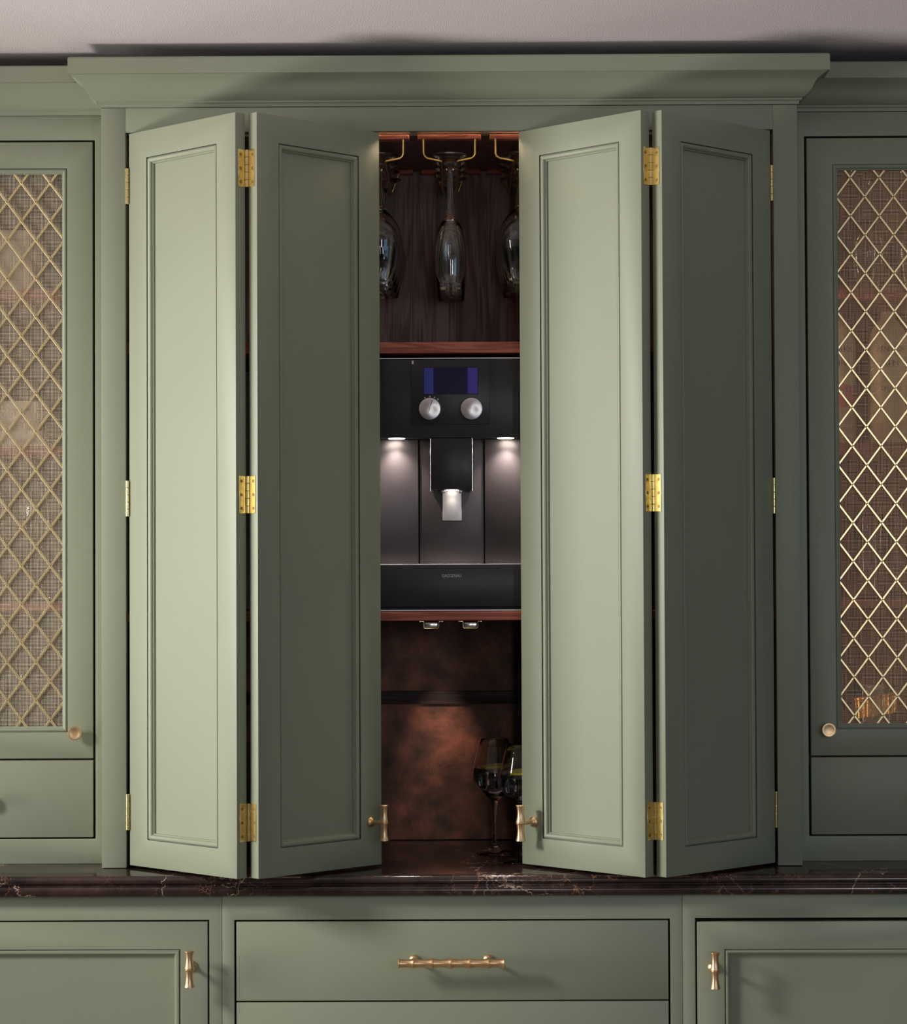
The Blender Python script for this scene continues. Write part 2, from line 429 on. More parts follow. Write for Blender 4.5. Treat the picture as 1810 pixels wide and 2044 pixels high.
# ------------------------------------------------------------------ shared profiles
CORNICE = [(0, 930.5), (3.2, 931), (3.6, 935), (4.6, 937.6), (5.4, 938.2), (8.6, 938.2), (8.6, 942.2), (10.2, 942.6), (13, 944.2), (18, 948), (22, 951.8), (25, 955.8),
           (27.4, 960), (29.4, 964.6), (31.6, 969), (34.6, 973.4), (38.6, 977.4), (44, 981.4), (50, 985), (53, 986.6), (53, 987.6), (57.4, 987.6), (57.4, 1018.2), (56.4, 1020.4), (54, 1021.6), (0, 1021.6)]
MOULD = [(0, 0.1), (0.0, 4.2), (1.7, 4.4), (1.9, 1.6), (3.0, 0.5), (5.4, 0.0), (7.8, 0.8), (9.6, 2.6), (10.7, 5.0), (11.0, 6.6), (12.4, 6.8), (12.8, 7.2), (13.1, 11.4), (0, 11.4)]

# ------------------------------------------------------------------ worktop
CZ = -591.0
prof = [(118 - 118, CZ)]
wt = MB()
edge = [(475, CZ), (-108, CZ), (-111, CZ - 0.7), (-112.9, CZ - 1.9), (-114.5, CZ - 3.1), (-116.0, CZ - 4.4), (-118.2, CZ - 7.0), (-119.3, CZ - 10.4), (-118.6, CZ - 13.6), (-116.4, CZ - 15.4), (-113.6, CZ - 16.2), (-112.6, CZ - 17.4), (-112.8, CZ - 19.2), (-114.6, CZ - 20.2),
        (-116.2, CZ - 21.3), (-117.7, CZ - 22.6), (-119.4, CZ - 25.2), (-120.3, CZ - 28.6), (-120.2, CZ - 32), (-118.8, CZ - 36.4), (-115.6, CZ - 39.6), (-110, CZ - 41.2), (475, CZ - 41.2)]
X0, X1 = -1280.0, 1280.0
a = [wt.v((X0, y, z)) for y, z in edge]; b = [wt.v((X1, y, z)) for y, z in edge]
for i in range(len(edge)):
    j = (i + 1) % len(edge); wt.bm.faces.new([a[i], a[j], b[j], b[i]])
wt.bm.faces.new(a[::-1]); wt.bm.faces.new(b)
single(wt, 'worktop', 'marble', 'polished dark brown marble worktop with pale veins and moulded edge', 'worktop', (0, 0, CZ - 41.2), smooth=50)

# ------------------------------------------------------------------ hardware builders
def bamboo_profile(lengths, waist=6.8, flare=3.2, mid=0.42):
    """turned bamboo shape: list of segment lengths -> [(r, h)]"""
    R = waist + flare
    P = [(0, 0), (R - 1.4, 0), (R - 0.5, 0.7), (R - 0.5, 1.6), (R - 1.6, 2.4)]; h = 2.4
    for i, L in enumerate(lengths):
        for t in (0.06, 0.16, 0.28, 0.42, 0.56, 0.70, 0.82, 0.92, 1.0):
            u = (t - mid) / (1 - mid) if t > mid else (mid - t) / mid * 0.72
            P.append((waist + (flare - 0.2) * abs(u) ** 1.9, h + L * t))
        h += L
        if i < len(lengths) - 1: P += [(R - 1.3, h + 0.7), (R - 1.3, h + 1.3), (R, h + 1.9), (R, h + 2.9), (R - 1.5, h + 3.6)]; h += 3.6
        else: P += [(R, h + 0.5), (R, h + 1.4), (R - 1.0, h + 2.0), (0, h + 2.0)]; h += 2.0
    return P, h
ROSE = [(0, 0), (10.4, 0), (10.8, 1.4), (10.2, 3.4), (7.6, 5.6), (5.2, 7.2), (4.3, 9), (3.9, 12), (3.9, 36), (0, 36)]
KNOB = [(0, 0), (7.5, 0), (7.5, 1.6), (5.4, 3), (4.6, 8), (5.2, 14), (9, 17.5), (13.4, 19), (14.3, 20.4), (14.3, 23), (13.6, 24), (12.4, 24.2), (9, 23.4), (5, 22.9), (0, 22.8)]
def knob(parent, x, y, z):
    return MB().lathe(KNOB, (x, y, z), 'y', 36, -1).build('knob', 'brass_aged', parent, 35)
def t_handle(parent, xf, s, z, standoff=40):
    """xf(s, d, z): d negative = in front of the surface"""
    P, h = bamboo_profile([31.2, 31.6])
    m = MB(xf)
    m.lathe(ROSE, (s, 0, z), 'y', 28, -1)
    m.lathe(P, (s, -standoff, z + 36), 'z', 28, -1)
    return m.build('handle', 'brass_aged', parent, 35)
def bar_handle(parent, xc, y, z):
    P, h = bamboo_profile([26, 32.8, 32.8, 32.8, 32.8, 26], 7.5, 2.9, 0.5)
    m = MB()
    for px in (-72, 72): m.lathe(ROSE, (xc + px, y, z), 'y', 28, -1)
    m.lathe(P, (xc - h / 2, y - 40, z), 'x', 28, 1)
    return m.build('handle', 'brass_aged', parent, 35)
def hinge_knuckle(mb, x, y, z0, z1, r=3.6, n=5):
    L = (z1 - z0) / n
    for i in range(n):
        a, b = z0 + i * L + 0.25, z0 + (i + 1) * L - 0.25
        mb.lathe([(0, a), (r - 0.5, a), (r, a + 0.5), (r, b - 0.5), (r - 0.5, b), (0, b)], (x, y, 0), 'z', 18)
    return mb
HZ = [(736, 808.5), (110.5, 182.5), (-514.5, -442.2)]

# ------------------------------------------------------------------ bifold cabinet
bc = thing('bifold_cabinet', 'tall sage green bar cabinet with deep cornice and four folding panelled doors standing open', 'cabinet', (0, 0, -589.4))
for s in (-1, 1):
    a, b = sorted((s * 648.5, s * 697.3))
    MB().box(a, b, 0, 26, -589.4, 930, 0.9).build('stile', 'paint', bc)
    a, b = sorted((s * 697.3, s * 677))
    MB().box(a, b, 26, BACK, -589.4, 1000, 0).build('side_panel', 'paint', bc)
    a, b = sorted((s * 676.5, s * 655))
    MB().box(a, b, 26.5, BACK - 1, -589, 879, 0).build('lining', 'wood_dark_h', bc)  # tone darkened so the slits beside the leaves read as shade
MB().box(-648.3, 648.3, 0, 26, 880.7, 930, 0.6).build('top_rail', 'paint', bc)
r2 = 1.0
MB().path_sweep([(-697.3, 80, -1, 0), (-697.3, 0, -1, -1), (697.3, 0, 1, -1), (697.3, 80, 1, 0)], CORNICE).build('cornice', 'paint', bc, 24)
MB().box(-655, 655, 46, BACK - 1, 879.2, 897, 0).build('top_panel', 'wood_dark', bc)
MB().box(-655, 655, 26.5, 46, 889.5, 897, 0).build('light_cover', 'paint', bc)
MB().box(-655, 655, 43.6, 45.9, 879.2, 889.4, 0).build('light_cover', 'light_trap', bc)  # added near-black batten that keeps strip glow off the panel edge
MB().box(-560, 560, 34, 37, 887.5, 889.2, 0).build('light_strip', 'led_strip', bc)
MB().box(-655, 655, BACK - 14, BACK - 1, 440, 879, 0).build('back_panel', 'wood_dark', bc)
MB().box(-654, 654, 45, BACK - 15, 439.5, 461.5, 0.8).build('shelf', 'wood_red', bc)
MB().box(-654, 654, 45, BACK - 15, -100.6, -82.4, 0.8).build('shelf', 'wood_red', bc)
MB().box(-654, 654, BACK - 14, BACK - 1, -263.5, -101, 0).build('splashback', 'patina', bc)
MB().box(-654, 654, BACK - 20, BACK - 1, -292, -263.8, 0.8).build('back_rail', 'wood_dark_h', bc)
MB().box(-654, 654, BACK - 14, BACK - 1, -588, -292.3, 0).build('splashback', 'patina', bc)

LT, LB = 877.9, -583.9
LEAF = [((-641.7, 0), (-406.9, -216.5)), ((-365.9, -216.5), (-140, 0)), ((139.6, 0), (367.5, -216.5)), ((407.2, -216.5), (643.0, 0))]
TH = 25.0
leaf_xf = []
for i, (p, q) in enumerate(LEAF):
    t = Vector((q[0] - p[0], q[1] - p[1])); w = t.length; t.normalize()
    nb = Vector((-t.y, t.x))
    if nb.y < 0: nb = -nb
    def xf(s, d, z, p=p, t=t, nb=nb): return (p[0] + t.x * s + nb.x * d, p[1] + t.y * s + nb.y * d, z)
    leaf_xf.append((xf, w))
    lf = MB(xf).frame(0, w, LB, LT, 54.5, w - 54.5, LB + 54, LT - 54, 0, TH, 0.9).build('door_leaf', 'paint', bc)
    MB(xf).box(50, w - 50, 11, 19, LB + 50, LT - 50, 0).build('panel', 'paint', lf)
    MB(xf).rect_sweep(54.5, w - 54.5, LB + 54, LT - 54, MOULD, 0).build('moulding', 'paint', lf, 30)
    if i == 1: t_handle(lf, xf, w - 29, -497.5)
    if i == 2: t_handle(lf, xf, 32, -498.5)
# hinges on the cabinet stiles
for s in (-1, 1):
    for z0, z1 in HZ:
        h = hinge_knuckle(MB(), s * 645.2, -1.2, z0, z1, 3.7).build('hinge', 'brass', bc)
# hinges between the folded leaves, plates lie on the leaf ends
def mid_hinge(la, lb, wa, z0, z1):
    """la: transform whose far end (s=wa) is at the fold, lb: transform whose s=0 is at the fold"""
    pa = Vector(la(wa, TH, 0)); pb = Vector(lb(0, TH, 0)); k = (pa + pb) / 2
    m = hinge_knuckle(MB(), k.x, k.y - 0.6, z0, z1, 3.7)
    h = m.build('hinge', 'brass', bc)
    def plate(xf, s_end, sgn):
        def f(d, o, z): return xf(s_end + sgn * o, d, z)     # d along thickness, o out of the end face
        pm = MB(f); pm.box(6.5, TH - 1.5, -0.3, 1.1, z0, z1, 0.35, 1)
        pm.build('hinge_plate', 'brass', h)
        for zz in (z0 + 10, (z0 + z1) / 2, z1 - 10):
            sm = MB(lambda x, y, z: xf(s_end + sgn * y, x, z))
            sm.lathe([(0, 1.0), (1.0, 1.0), (1.2, 1.5), (2.7, 1.6), (3.0, 1.1), (3.0, 0.6)], (12.5, 0, zz), 'y', 14)
            sm.build('screw', 'screw', h)
    plate(la, wa, 1); plate(lb, 0, -1)
for a_, b_ in ((0, 1), (2, 3)):
    for z0, z1 in HZ: mid_hinge(leaf_xf[a_][0], leaf_xf[b_][0], leaf_xf[a_][1], z0, z1)

# ------------------------------------------------------------------ display cabinets left and right
SB = 78.0                                   # face of the side cabinets
def display_cabinet(sg, label):
    """sg -1 left of the bifold cabinet, +1 right; local a grows away from the bifold cabinet"""
    X = lambda a_: sg * a_
    def xf(a_, y, z): return (sg * a_, y, z)
    A0, A1 = 697.8, 1185.0                  # cabinet extent
    d0, d1 = 727.3, 1158.0                  # door / drawer extent
    c = thing('display_cabinet', label, 'cabinet', (sg * (A0 + A1) / 2, SB, -591.0 + 0.3))
    # face frame
    f = MB(xf)
    f.frame(A0, A1, -590.6, 930, 722.3, 1163.0, -540.6, 881.2, SB, SB + 24, 0.8)
    fr = f.build('face_frame', 'paint', c)
    MB(xf).box(A1 - 20, A1, SB + 24, BACK, -590.6, 1000, 0).build('side_panel', 'paint', c)
    MB(xf).box(A0 + 0.5, A0 + 18, SB + 24, BACK, -590, 905, 0).build('side_panel', 'wood_mid', c)
    MB(xf).box(A0 + 18, A1 - 20, BACK - 30, BACK - 16, -590, 905, 0).build('back_panel', 'wood_mid', c)
    MB(xf).box(A0 + 18, A1 - 20, SB + 24, BACK - 31, 884, 902, 0).build('top_panel', 'wood_mid', c)
    MB(xf).box(A0 + 18, A1 - 20, SB + 24, BACK - 31, -398, -380, 0).build('bottom_panel', 'wood_mid', c)
    MB(xf).box(A0 + 18, A1 - 20, SB + 24, BACK - 31, -590, -572, 0).build('bottom_panel', 'wood_mid', c)
    for z1, z0 in ((580, 561), (258, 240), (-62.5, -80.2)):
        MB(xf).box(A0 + 18.5, A1 - 20.5, 112, BACK - 31, z0, z1, 0.6).build('shelf', 'wood_red', c)
    pr = [(a_, z) for a_, z in CORNICE]
    if sg < 0: path = [(-A1, BACK, -1, 0), (-A1, SB, -1, -1), (-A0, SB, 0, -1)]
    else: path = [(A0, SB, 0, -1), (A1, SB, 1, -1), (A1, BACK, 1, 0)]
    MB().path_sweep(path, pr).build('cornice', 'paint', c, 24)
    # door
    m0, m1 = 779.2, 1106.0                  # moulding outer
    zt, zb = 876.8, -377.6
    mz1, mz0 = 823.0, -324.6
    dr = MB(xf).frame(d0, d1, zb, zt, m0, m1, mz0, mz1, SB, SB + 24, 0.9).build('door', 'paint', c)
    prof = [(0, 0.1), (0, 3.0), (1.3, 3.2), (1.6, 1.2), (3.0, 0.3), (5.2, 0.0), (7.2, 1.0), (8.8, 3.2), (9.4, 5.2), (10.4, 5.4), (11.2, 6.0), (11.5, 9.0), (0, 9.0)]
    MB(xf).rect_sweep(m0, m1, mz0, mz1, prof, SB).build('moulding', 'paint', dr, 30)
    ix0, ix1, iz0, iz1 = m0 + 9, m1 - 9, mz0 + 9, mz1 - 9
    # diagonal brass strips, each its own piece, clipped to the opening
    ax, az, zc = 816.8 + (0 if sg > 0 else -1.5), 797.0 if sg > 0 else 795.0, 0
    px, pz = 58.6, 78.2
    k = pz / px
    crossings = []
    for fam in (1, -1):
        # lines z = az + fam*k*(x - ax - n*px)
        front = (fam == (1 if sg < 0 else -1))
        y0 = SB + (6.6 if fam == -1 * sg else 8.2)
        for n in range(-40, 41):
            xs = []
            f_ = lambda x: az + fam * k * (x - ax - n * px)
            xa, xb = ix0, ix1
            za, zb_ = f_(xa), f_(xb)
            # clip in z
            def xz(z): return ax + n * px + (z - az) / (fam * k)
            lo, hi = min(xz(iz0), xz(iz1)), max(xz(iz0), xz(iz1))
            xa, xb = max(xa, lo), min(xb, hi)
            if xb - xa < 4: continue
            p, q = Vector((xa, 0, f_(xa))), Vector((xb, 0, f_(xb)))
            t = (q - p).normalized(); nn = Vector((-t.z, 0, t.x)) * 2.35
            mb = MB(xf)
            un_ = nn.normalized(); sec = [(-2.5, 1.7), (-2.35, 0.8), (-1.5, 0.1), (1.5, 0.1), (2.35, 0.8), (2.5, 1.7)]
            A = [mb.v((p.x + un_.x * o_, y0 + d_, p.z + un_.z * o_)) for o_, d_ in sec]; B = [mb.v((q.x + un_.x * o_, y0 + d_, q.z + un_.z * o_)) for o_, d_ in sec]
            for i_ in range(6): mb.bm.faces.new([A[i_], A[(i_ + 1) % 6], B[(i_ + 1) % 6], B[i_]])
            mb.bm.faces.new(A[::-1]); mb.bm.faces.new(B)
            mb.build('lattice_strip', 'lattice', dr, 0)
    rv = MB(xf)
    for i in range(-3, 8):
        for j in range(-32, 4):
            for o in (0, 0.5):
                x, z = ax + (i + o) * px, az + (j + o) * pz
                if ix0 + 1 < x < ix1 - 1 and iz0 + 1 < z < iz1 - 1:
                    rv.lathe([(0, 0.7), (0.8, 0.6), (1.5, 0.0)], (x, SB + 6.6, z), 'y', 8, -1)
    ro = rv.build('rivets', 'screw', dr, 0); ro['kind'] = 'stuff'
    # woven wire mesh: fine warp and weft wires
    wm = MB(xf); pitch = 2.85; hw = 0.42; ym = SB + 13.5
    nx = int((ix1 - ix0) / pitch); nz = int((iz1 - iz0) / pitch)
    def bar(p0, p1, dx, dz, y):
        q = [wm.v((p0[0] - dx, y, p0[1] - dz)), wm.v((p0[0] + dx, y, p0[1] + dz)), wm.v((p1[0] + dx, y, p1[1] + dz)), wm.v((p1[0] - dx, y, p1[1] - dz))]
        m_ = [wm.v(((p0[0]), y - 0.5, p0[1])), wm.v((p1[0], y - 0.5, p1[1]))]
        wm.bm.faces.new([q[0], m_[0], m_[1], q[3]]); wm.bm.faces.new([m_[0], q[1], q[2], m_[1]]); wm.bm.faces.new([q[1], q[0], q[3], q[2]])
    for i in range(nx + 1):
        x = ix0 + i * pitch; bar((x, iz0 - 4), (x, iz1 + 4), hw, 0, ym)
    for j in range(nz + 1):
        z = iz0 + j * pitch; bar((ix0 - 4, z), (ix1 + 4, z), 0, hw, ym + 0.7)
    wo = wm.build('wire_mesh', 'mesh', dr, 0); wo['kind'] = 'stuff'
    knob(dr, sg * 760.2, SB, -325)
    # drawer
    dw = MB(xf).box(d0, d1, SB, SB + 24, -537.2, -381.5, 0.9).build('drawer', 'paint', c)
    MB(xf).box(d0 + 14, d1 - 14, SB + 24.5, BACK - 60, -530, -405, 0).build('drawer_box', 'wood_mid', dw)
    knob(dw, sg * (d0 + d1) / 2, SB, -459)
    # warm light strips up the front corners of the interior, behind the frame
    MB(xf).frame(716.4, 1164.8, -392, 884, 737, 1148, -366, 866, SB + 24.4, SB + 27.4, 0).build('gap_light_block', 'black', c)  # added black ring that blocks strip light from showing through the door gaps
    MB(xf).box(716.6, 720.0, 106, 111.5, -370, 872, 0).build('light_strip', 'led_cabinet' if sg > 0 else 'led_cabinet_dim', c)
    MB(xf).box(1161.4, 1164.4, 106, 111.5, -370, 872, 0).build('light_strip', 'led_cabinet' if sg > 0 else 'led_cabinet_dim', c)
    return c
display_cabinet(-1, 'brightly lit sage green wall cabinet with brass lattice door, holding books and cream boxes')
display_cabinet(1, 'shaded green wall cabinet with brass lattice door, holding cream gin bottles')

# ------------------------------------------------------------------ base cabinets
BF = -90.0
def base_side(sg, label):
    A0, A1 = 449.2, 1250.0
    def xf(a_, y, z): return (sg * a_, y, z)
    drop = 0 if sg < 0 else 4.0
    c = thing('base_cabinet', label, 'cabinet', (sg * (A0 + A1) / 2, BF, FLOOR + 0.5))
    MB(xf).frame(A0, A1, FLOOR + 95, -632.6, 473.7, 1222, FLOOR + 140, -679.7, BF, BF + 24, 0.6).build('face_frame', 'paint', c)
    MB(xf).box(A0, A0 + 18, BF + 24, BACK - 2, FLOOR + 95, -633, 0).build('side_panel', 'wood_mid', c)
    MB(xf).box(A1 - 18, A1, BF + 24, BACK - 2, FLOOR + 95, -633, 0).build('side_panel', 'paint', c)
    MB(xf).box(A0 + 18, A1 - 18, BF + 40, BF + 52, FLOOR + 96, -640, 0).build('back_panel', 'black', c)
    MB(xf).box(A0, A1, BF + 60, BF + 80, FLOOR + 0.5, FLOOR + 95, 0).build('plinth', 'paint', c)
    d0, d1, zt, zb = 477.1, 1218.0, -683.1 - drop, FLOOR + 144
    dr = MB(xf).frame(d0, d1, zb, zt, d0 + 53.5, d1 - 53.5, zb + 54, zt - 53.5, BF, BF + 24, 0.8).build('door', 'paint', c)
    MB(xf).box(d0 + 49, d1 - 49, BF + 11, BF + 19, zb + 50, zt - 49, 0).build('panel', 'paint', dr)
    MB(xf).rect_sweep(d0 + 53.5, d1 - 53.5, zb + 54, zt - 53.5, MOULD, BF).build('moulding', 'paint', dr, 30)
    t_handle(dr, lambda s, d, z: (sg * s, BF + d, z), 508, -769.0 - (6.5 if sg > 0 else 0))
    return c
base_side(-1, 'green base cabinet with panelled door below the books cabinet')
base_side(1, 'green base cabinet with panelled door below the gin bottle cabinet')
c = thing('base_cabinet', 'green drawer unit with wide bamboo-style brass bar pull, under the folding doors', 'cabinet', (0, BF, FLOOR + 0.5))
MB().frame(-448.6, 448.6, FLOOR + 95, -632.6, -425, 425, FLOOR + 140, -680.3, BF, BF + 24, 0.6).build('face_frame', 'paint', c)
for s in (-1, 1):
    a_, b_ = sorted((s * 447.6, s * 430)); MB().box(a_, b_, BF + 24, BACK - 2, FLOOR + 95, -633, 0).build('side_panel', 'wood_mid', c)
MB().box(-429, 429, BF + 40, BF + 52, FLOOR + 96, -640, 0).build('back_panel', 'black', c)
MB().box(-447.6, 447.6, BF + 60, BF + 80, FLOOR + 0.5, FLOOR + 95, 0).build('plinth', 'paint', c)
zs = [(-837.4, -683.9), (-1120, -840.6), (FLOOR + 144, -1123.2)]
for i, (z0, z1) in enumerate(zs):
    dw = MB().box(-421, 421, BF, BF + 24, z0, z1, 0.8).build('drawer', 'paint', c)
    bar_handle(dw, -1.5, BF, -759 if i == 0 else z1 - 75)

# ------------------------------------------------------------------ coffee machine
F = 50.0
cmz = thing('coffee_machine', 'built-in black glass coffee machine with steel dials on the cabinet shelf', 'coffee machine', (0, F, -82))
MB().box(-318, 318, F + 66, BACK - 20, -81, 427, 0).build('body', 'black', cmz)
MB().box(-320, 320, F, F + 64, 268.2, 427, 0.8).build('fascia', 'black_glass', cmz)
MB().box(-320, 320, F - 1.5, F + 30, 427.6, 429.8, 0.4, 1).build('steel_trim', 'steel_satin', cmz)
cp = MB().box(-78, 80, F - 9, F - 0.2, 294.9, 424.2, 0.7).build('control_panel', 'black_glass', cmz)
MB().box(-52.5, 55.2, F - 9.5, F - 8.8, 356.2, 408.8, 0).build('screen', 'screen', cp, 0)
M['bezel'] = M['black']
MB().frame(-53.6, 56.3, 355.1, 409.9, -52.5, 55.2, 356.2, 408.8, F - 9.6, F - 8.8, 0).build('screen_bezel', 'black', cp, 0)
MB().box(-77.2, -73.6, F - 9.6, F - 8.9, 416.5, 423.4, 0).build('indicator', 'white_print', cp, 0)
for x in (-41, 43):
    dk = MB().lathe([(0, 16.4), (20.4, 16.4), (21.6, 16.0), (22.2, 15.0), (22.4, 2), (22.4, 0), (0, 0)], (x, F - 9, 325), 'y', 48, -1).build('dial', 'steel_radial', cp, 30)
# pointer groove on the left dial and the print round it
MB(lambda x, y, z: (x, y, z)).prism([(-42.9, 318.5), (-43.6, 318.8), (-36.0, 343.3), (-35.0, 342.9)], F - 25.9, F - 25.2).build('dial_pointer', 'black', cp, 0)
dots = MB()
for a_, r in ((112, 1.3), (90, 1.5), (70, 1.3), (52, 1.5)):
    x, z = -41 + 26.6 * math.cos(math.radians(a_)), 325 + 25.6 * math.sin(math.radians(a_))
    dots.lathe([(r * 0.45, 0.3), (r, 0.3), (r, 0), (r * 0.45, 0)], (x, F - 9, z), 'y', 12, -1, closed=True)
dots.build('dial_marks', 'white_print', cp, 0)
# recess: side panels, centre column, spout, tray
for s, (x0, x1) in ((-1, (-318, -66)), (1, (69.5, 318))):
    MB().box(x0, x1, F + 44, F + 64, 13, 267.6, 0.8).build('recess_panel', 'anthracite', cmz)
MB().box(-63.5, 67, F + 49, F + 64, 13, 267.6, 0.8).build('centre_column', 'anthracite', cmz)
sp = MB().box(-40, 43.5, F + 2, F + 48, 164, 267.6, 1.2).build('spout', 'black_glass', cmz)
for x in (-41.2, 43.7):
    MB().box(x, x + 1.2, F + 1.6, F + 46, 160, 267, 0.2, 1).build('spout_trim', 'steel', sp)
for x in (-15.2, 20):
    MB().lathe([(0, 0), (3.6, 0), (4.2, 1.2), (4.2, 5), (3.4, 8), (0, 8)], (x, F + 14, 156.5), 'z', 18).build('nozzle', 'steel', sp)
op = MB().box(-17, 22, F + 36, F + 40, 101.5, 163.5, 1.6).build('outlet_plate', 'steel_satin', cmz)
MB().lathe([(0, 0), (12, 0), (12, 1.6), (0, 1.6)], (2.5, F + 22, 162.0), 'z', 24).build('spout_lamp', 'led_soft', sp)
for x in (-109, 111.8):
    MB().lathe([(0, 0), (16.4, 0), (16.4, 0.9), (0, 0.9)], (x, F + 17, 267.1), 'z', 28).build('recess_lamp', 'led', cmz)
MB().box(-320, 320, F - 1.5, F + 62, 11.2, 13.4, 0.9, 2).build('tray_rim', 'steel_satin', cmz)
tf = MB().box(-320, 320, F, F + 64, -72.5, 11.2, 0.8).build('tray_front', 'black_glass', cmz)
MB().box(-318, 318, F + 8, F + 64, -78.5, -72.7, 0).build('tray_base', 'black', cmz)
MB().box(-320, 320, F - 2.5, F + 40, -81.4, -79.0, 0.3, 1).build('steel_trim', 'steel_satin', cmz)
text_part('GAGGENAU', 9.3, 'logo', tf, 1.2, F - 0.35, -13.6, thick=0.3, xs=0.80, spacing=0.95)

def spot(name, loc, target, power, size_deg, blend, col, radius=0.004):
    l = bpy.data.lights.new(name, 'SPOT'); l.energy = power; l.spot_size = math.radians(size_deg); l.spot_blend = blend
    l.color = col; l.shadow_soft_size = radius
    o = bpy.data.objects.new(name, l); COL.objects.link(o); o.location = W(*loc)
    o.rotation_euler = (W(*target) - W(*loc)).to_track_quat('-Z', 'Y').to_euler(); return o
for x in (-109, 111.8):
    spot('recess_lamp_light', (x, F + 17, 265.5), (x, F + 22, 60), 2.3, 110, 0.9, (1.0, 0.86, 0.76))
spot('spout_lamp_light', (2.5, F + 22, 161), (2.5, F + 34, 60), 0.045, 100, 0.9, (1.0, 0.88, 0.78))

# two small clips under the lower shelf
def clip(x0, x1, bx0, bx1):
    m = thing('shelf_clip', 'small brass U-shaped clip holding a bright bar, fixed under the machine shelf', 'clip', ((x0 + x1) / 2, 52, -117.4), 'clips under the machine shelf')
    b_ = MB()
    b_.tube([(x0, 52, -102.2), (bx0 - 0.4, 52, -102.6), (bx0, 52, -104.5), (bx0 + 0.6, 52, -115), (bx0 + 2, 52, -116.2), (bx1 - 2, 52, -116.2), (bx1 - 0.6, 52, -115), (bx1, 52, -104.5), (bx1 + 0.4, 52, -102.6), (x1, 52, -102.2)], 1.0, 8)
    b_.build('clip_wire', 'brass', m)
    for x in (x0 + 2, x1 - 2): MB().lathe([(0, 0), (2.2, 0), (2.2, 1.2), (0, 1.4)], (x, 52, -103.4), 'z', 12).build('screw', 'steel', m)
    MB().box(bx0 + 2.6, bx1 - 2.6, 50, 180, -114.6, -105, 1.4).build('glass_bar', 'steel', m)
clip(-64.7, -16, -55.6, -24.8); clip(14, 62, 23.7, 54)

# downlight recessed under the lower shelf, aimed at the splashback
MB().lathe([(0, 0), (18, 0), (22, 1), (22, 3.2), (0, 3.2)], (-25, 300, -104), 'z', 28).build('downlight', 'steel', bc)
spot('downlight_beam', (-25, 300, -106), (-25, 461, -410), 8.0, 40, 1.0, (1.0, 0.78, 0.62), 0.012)

# ------------------------------------------------------------------ hanging racks and glasses
RX = [-144.6, 0.4, 145.6]
def rack(xc, label):
    r = thing('glass_rack', label, 'glass rack', (xc, 30, 823), 'stemware racks under the cabinet top')
    for y0, y1 in ((30, 56), (436, 458)): MB().box(xc - 63.6, xc + 63.6, y0, y1, 870.2, 878.9, 0.6).build('mount_strip', 'wood_red', r)
    for s in (-1, 1):
        P = [(xc + s * 52, 33, 872)]
        P += [(xc + s * 52, 33, 846)]
        for t in range(0, 7):
            a_ = t / 6 * math.radians(75)
            P.append((xc + s * (38 + 14 * math.cos(a_)), 33, 843 - 12.5 * math.sin(a_)))
        P += [(xc + s * 24, 33, 827.6), (xc + s * 17.2, 33.6, 825.8), (xc + s * 15.4, 36, 825.2), (xc + s * 15.4, 60, 825), (xc + s * 15.4, 440, 825), (xc + s * 15.6, 448, 826), (xc + s * 17, 450, 832), (xc + s * 30, 450, 868), (xc + s * 31, 450, 872)]
        MB().tube(P, 2.3, 10).build('rail_wire', 'brass_wire', r, 60)
rack(RX[0], 'gold wire stemware rack on a wood strip, carrying wine glasses beside the dark open leaf')
rack(RX[1], 'gold wire stemware rack on a wood strip, carrying the champagne flutes')
rack(RX[2], 'gold wire stemware rack on a wood strip, carrying wine glasses beside the pale open leaf')

def glass_mesh(name, outer, inner, seg=36):
    """stemware as one closed turned solid, upright, base at z = 0 of the eye-height frame; [(r, h)]"""
    mb = MB(); mb.lathe(outer + inner, (0, 0, 0), 'z', seg)
    return mb.mesh(name, 'glass', W(0, 0, 0), 60)
# champagne flute (foot at h=0, rim at h=265)
FL_O = [(0, 0), (32, 0), (34.2, 0.8), (34.7, 2.4), (33.6, 4), (24, 9), (15, 17.6), (9, 25), (6.6, 36), (5.6, 60), (5.4, 100), (6.2, 112), (8.6, 117), (6.2, 121.6), (8.4, 126), (13, 131), (18.6, 139), (24, 151), (28.6, 170), (31.6, 190), (32.7, 205), (32.2, 222), (30.4, 245), (28.4, 264.4), (28.0, 265)]
FL_I = [(27.6, 264.4), (29.4, 245), (31.2, 222), (31.7, 205), (30.6, 190), (27.5, 170), (22.4, 152), (16, 141), (8, 136.6), (0, 135.4)]
# wine glass with a tapering bowl
WN_O = [(0, 0), (36, 0), (38.4, 0.8), (39, 2.4), (37.8, 4), (26, 8.6), (15.4, 17), (9, 25), (6.4, 36), (5.2, 60), (5.2, 92), (7, 104), (11, 110), (18, 116), (28, 126), (38, 140), (44.4, 154), (47, 170), (46.4, 184), (43, 206), (37, 232), (31.6, 255), (31.2, 256)]
WN_I = [(30.7, 255), (36, 232), (42, 206), (45.3, 184), (45.9, 170), (43.3, 154.6), (37, 141), (27.4, 128), (17, 119), (8, 114.6), (0, 113.6)]
flute_me = glass_mesh('champagne_flute', FL_O, FL_I)
wine_me = glass_mesh('wine_glass', WN_O, WN_I)
def place_glass(me, name, label, cat, x, y, z, inverted=False, group=None, h=0):
    o = bpy.data.objects.new(name, me); COL.objects.link(o)
    o.location = W(x, y, z)
    if inverted: o.rotation_euler = (math.pi, 0, 0)
    return tag(o, label, cat, group)
ORD = ['at the open front of', 'second from the front in', 'third from the front in', 'fourth from the front in', 'fifth from the front in']
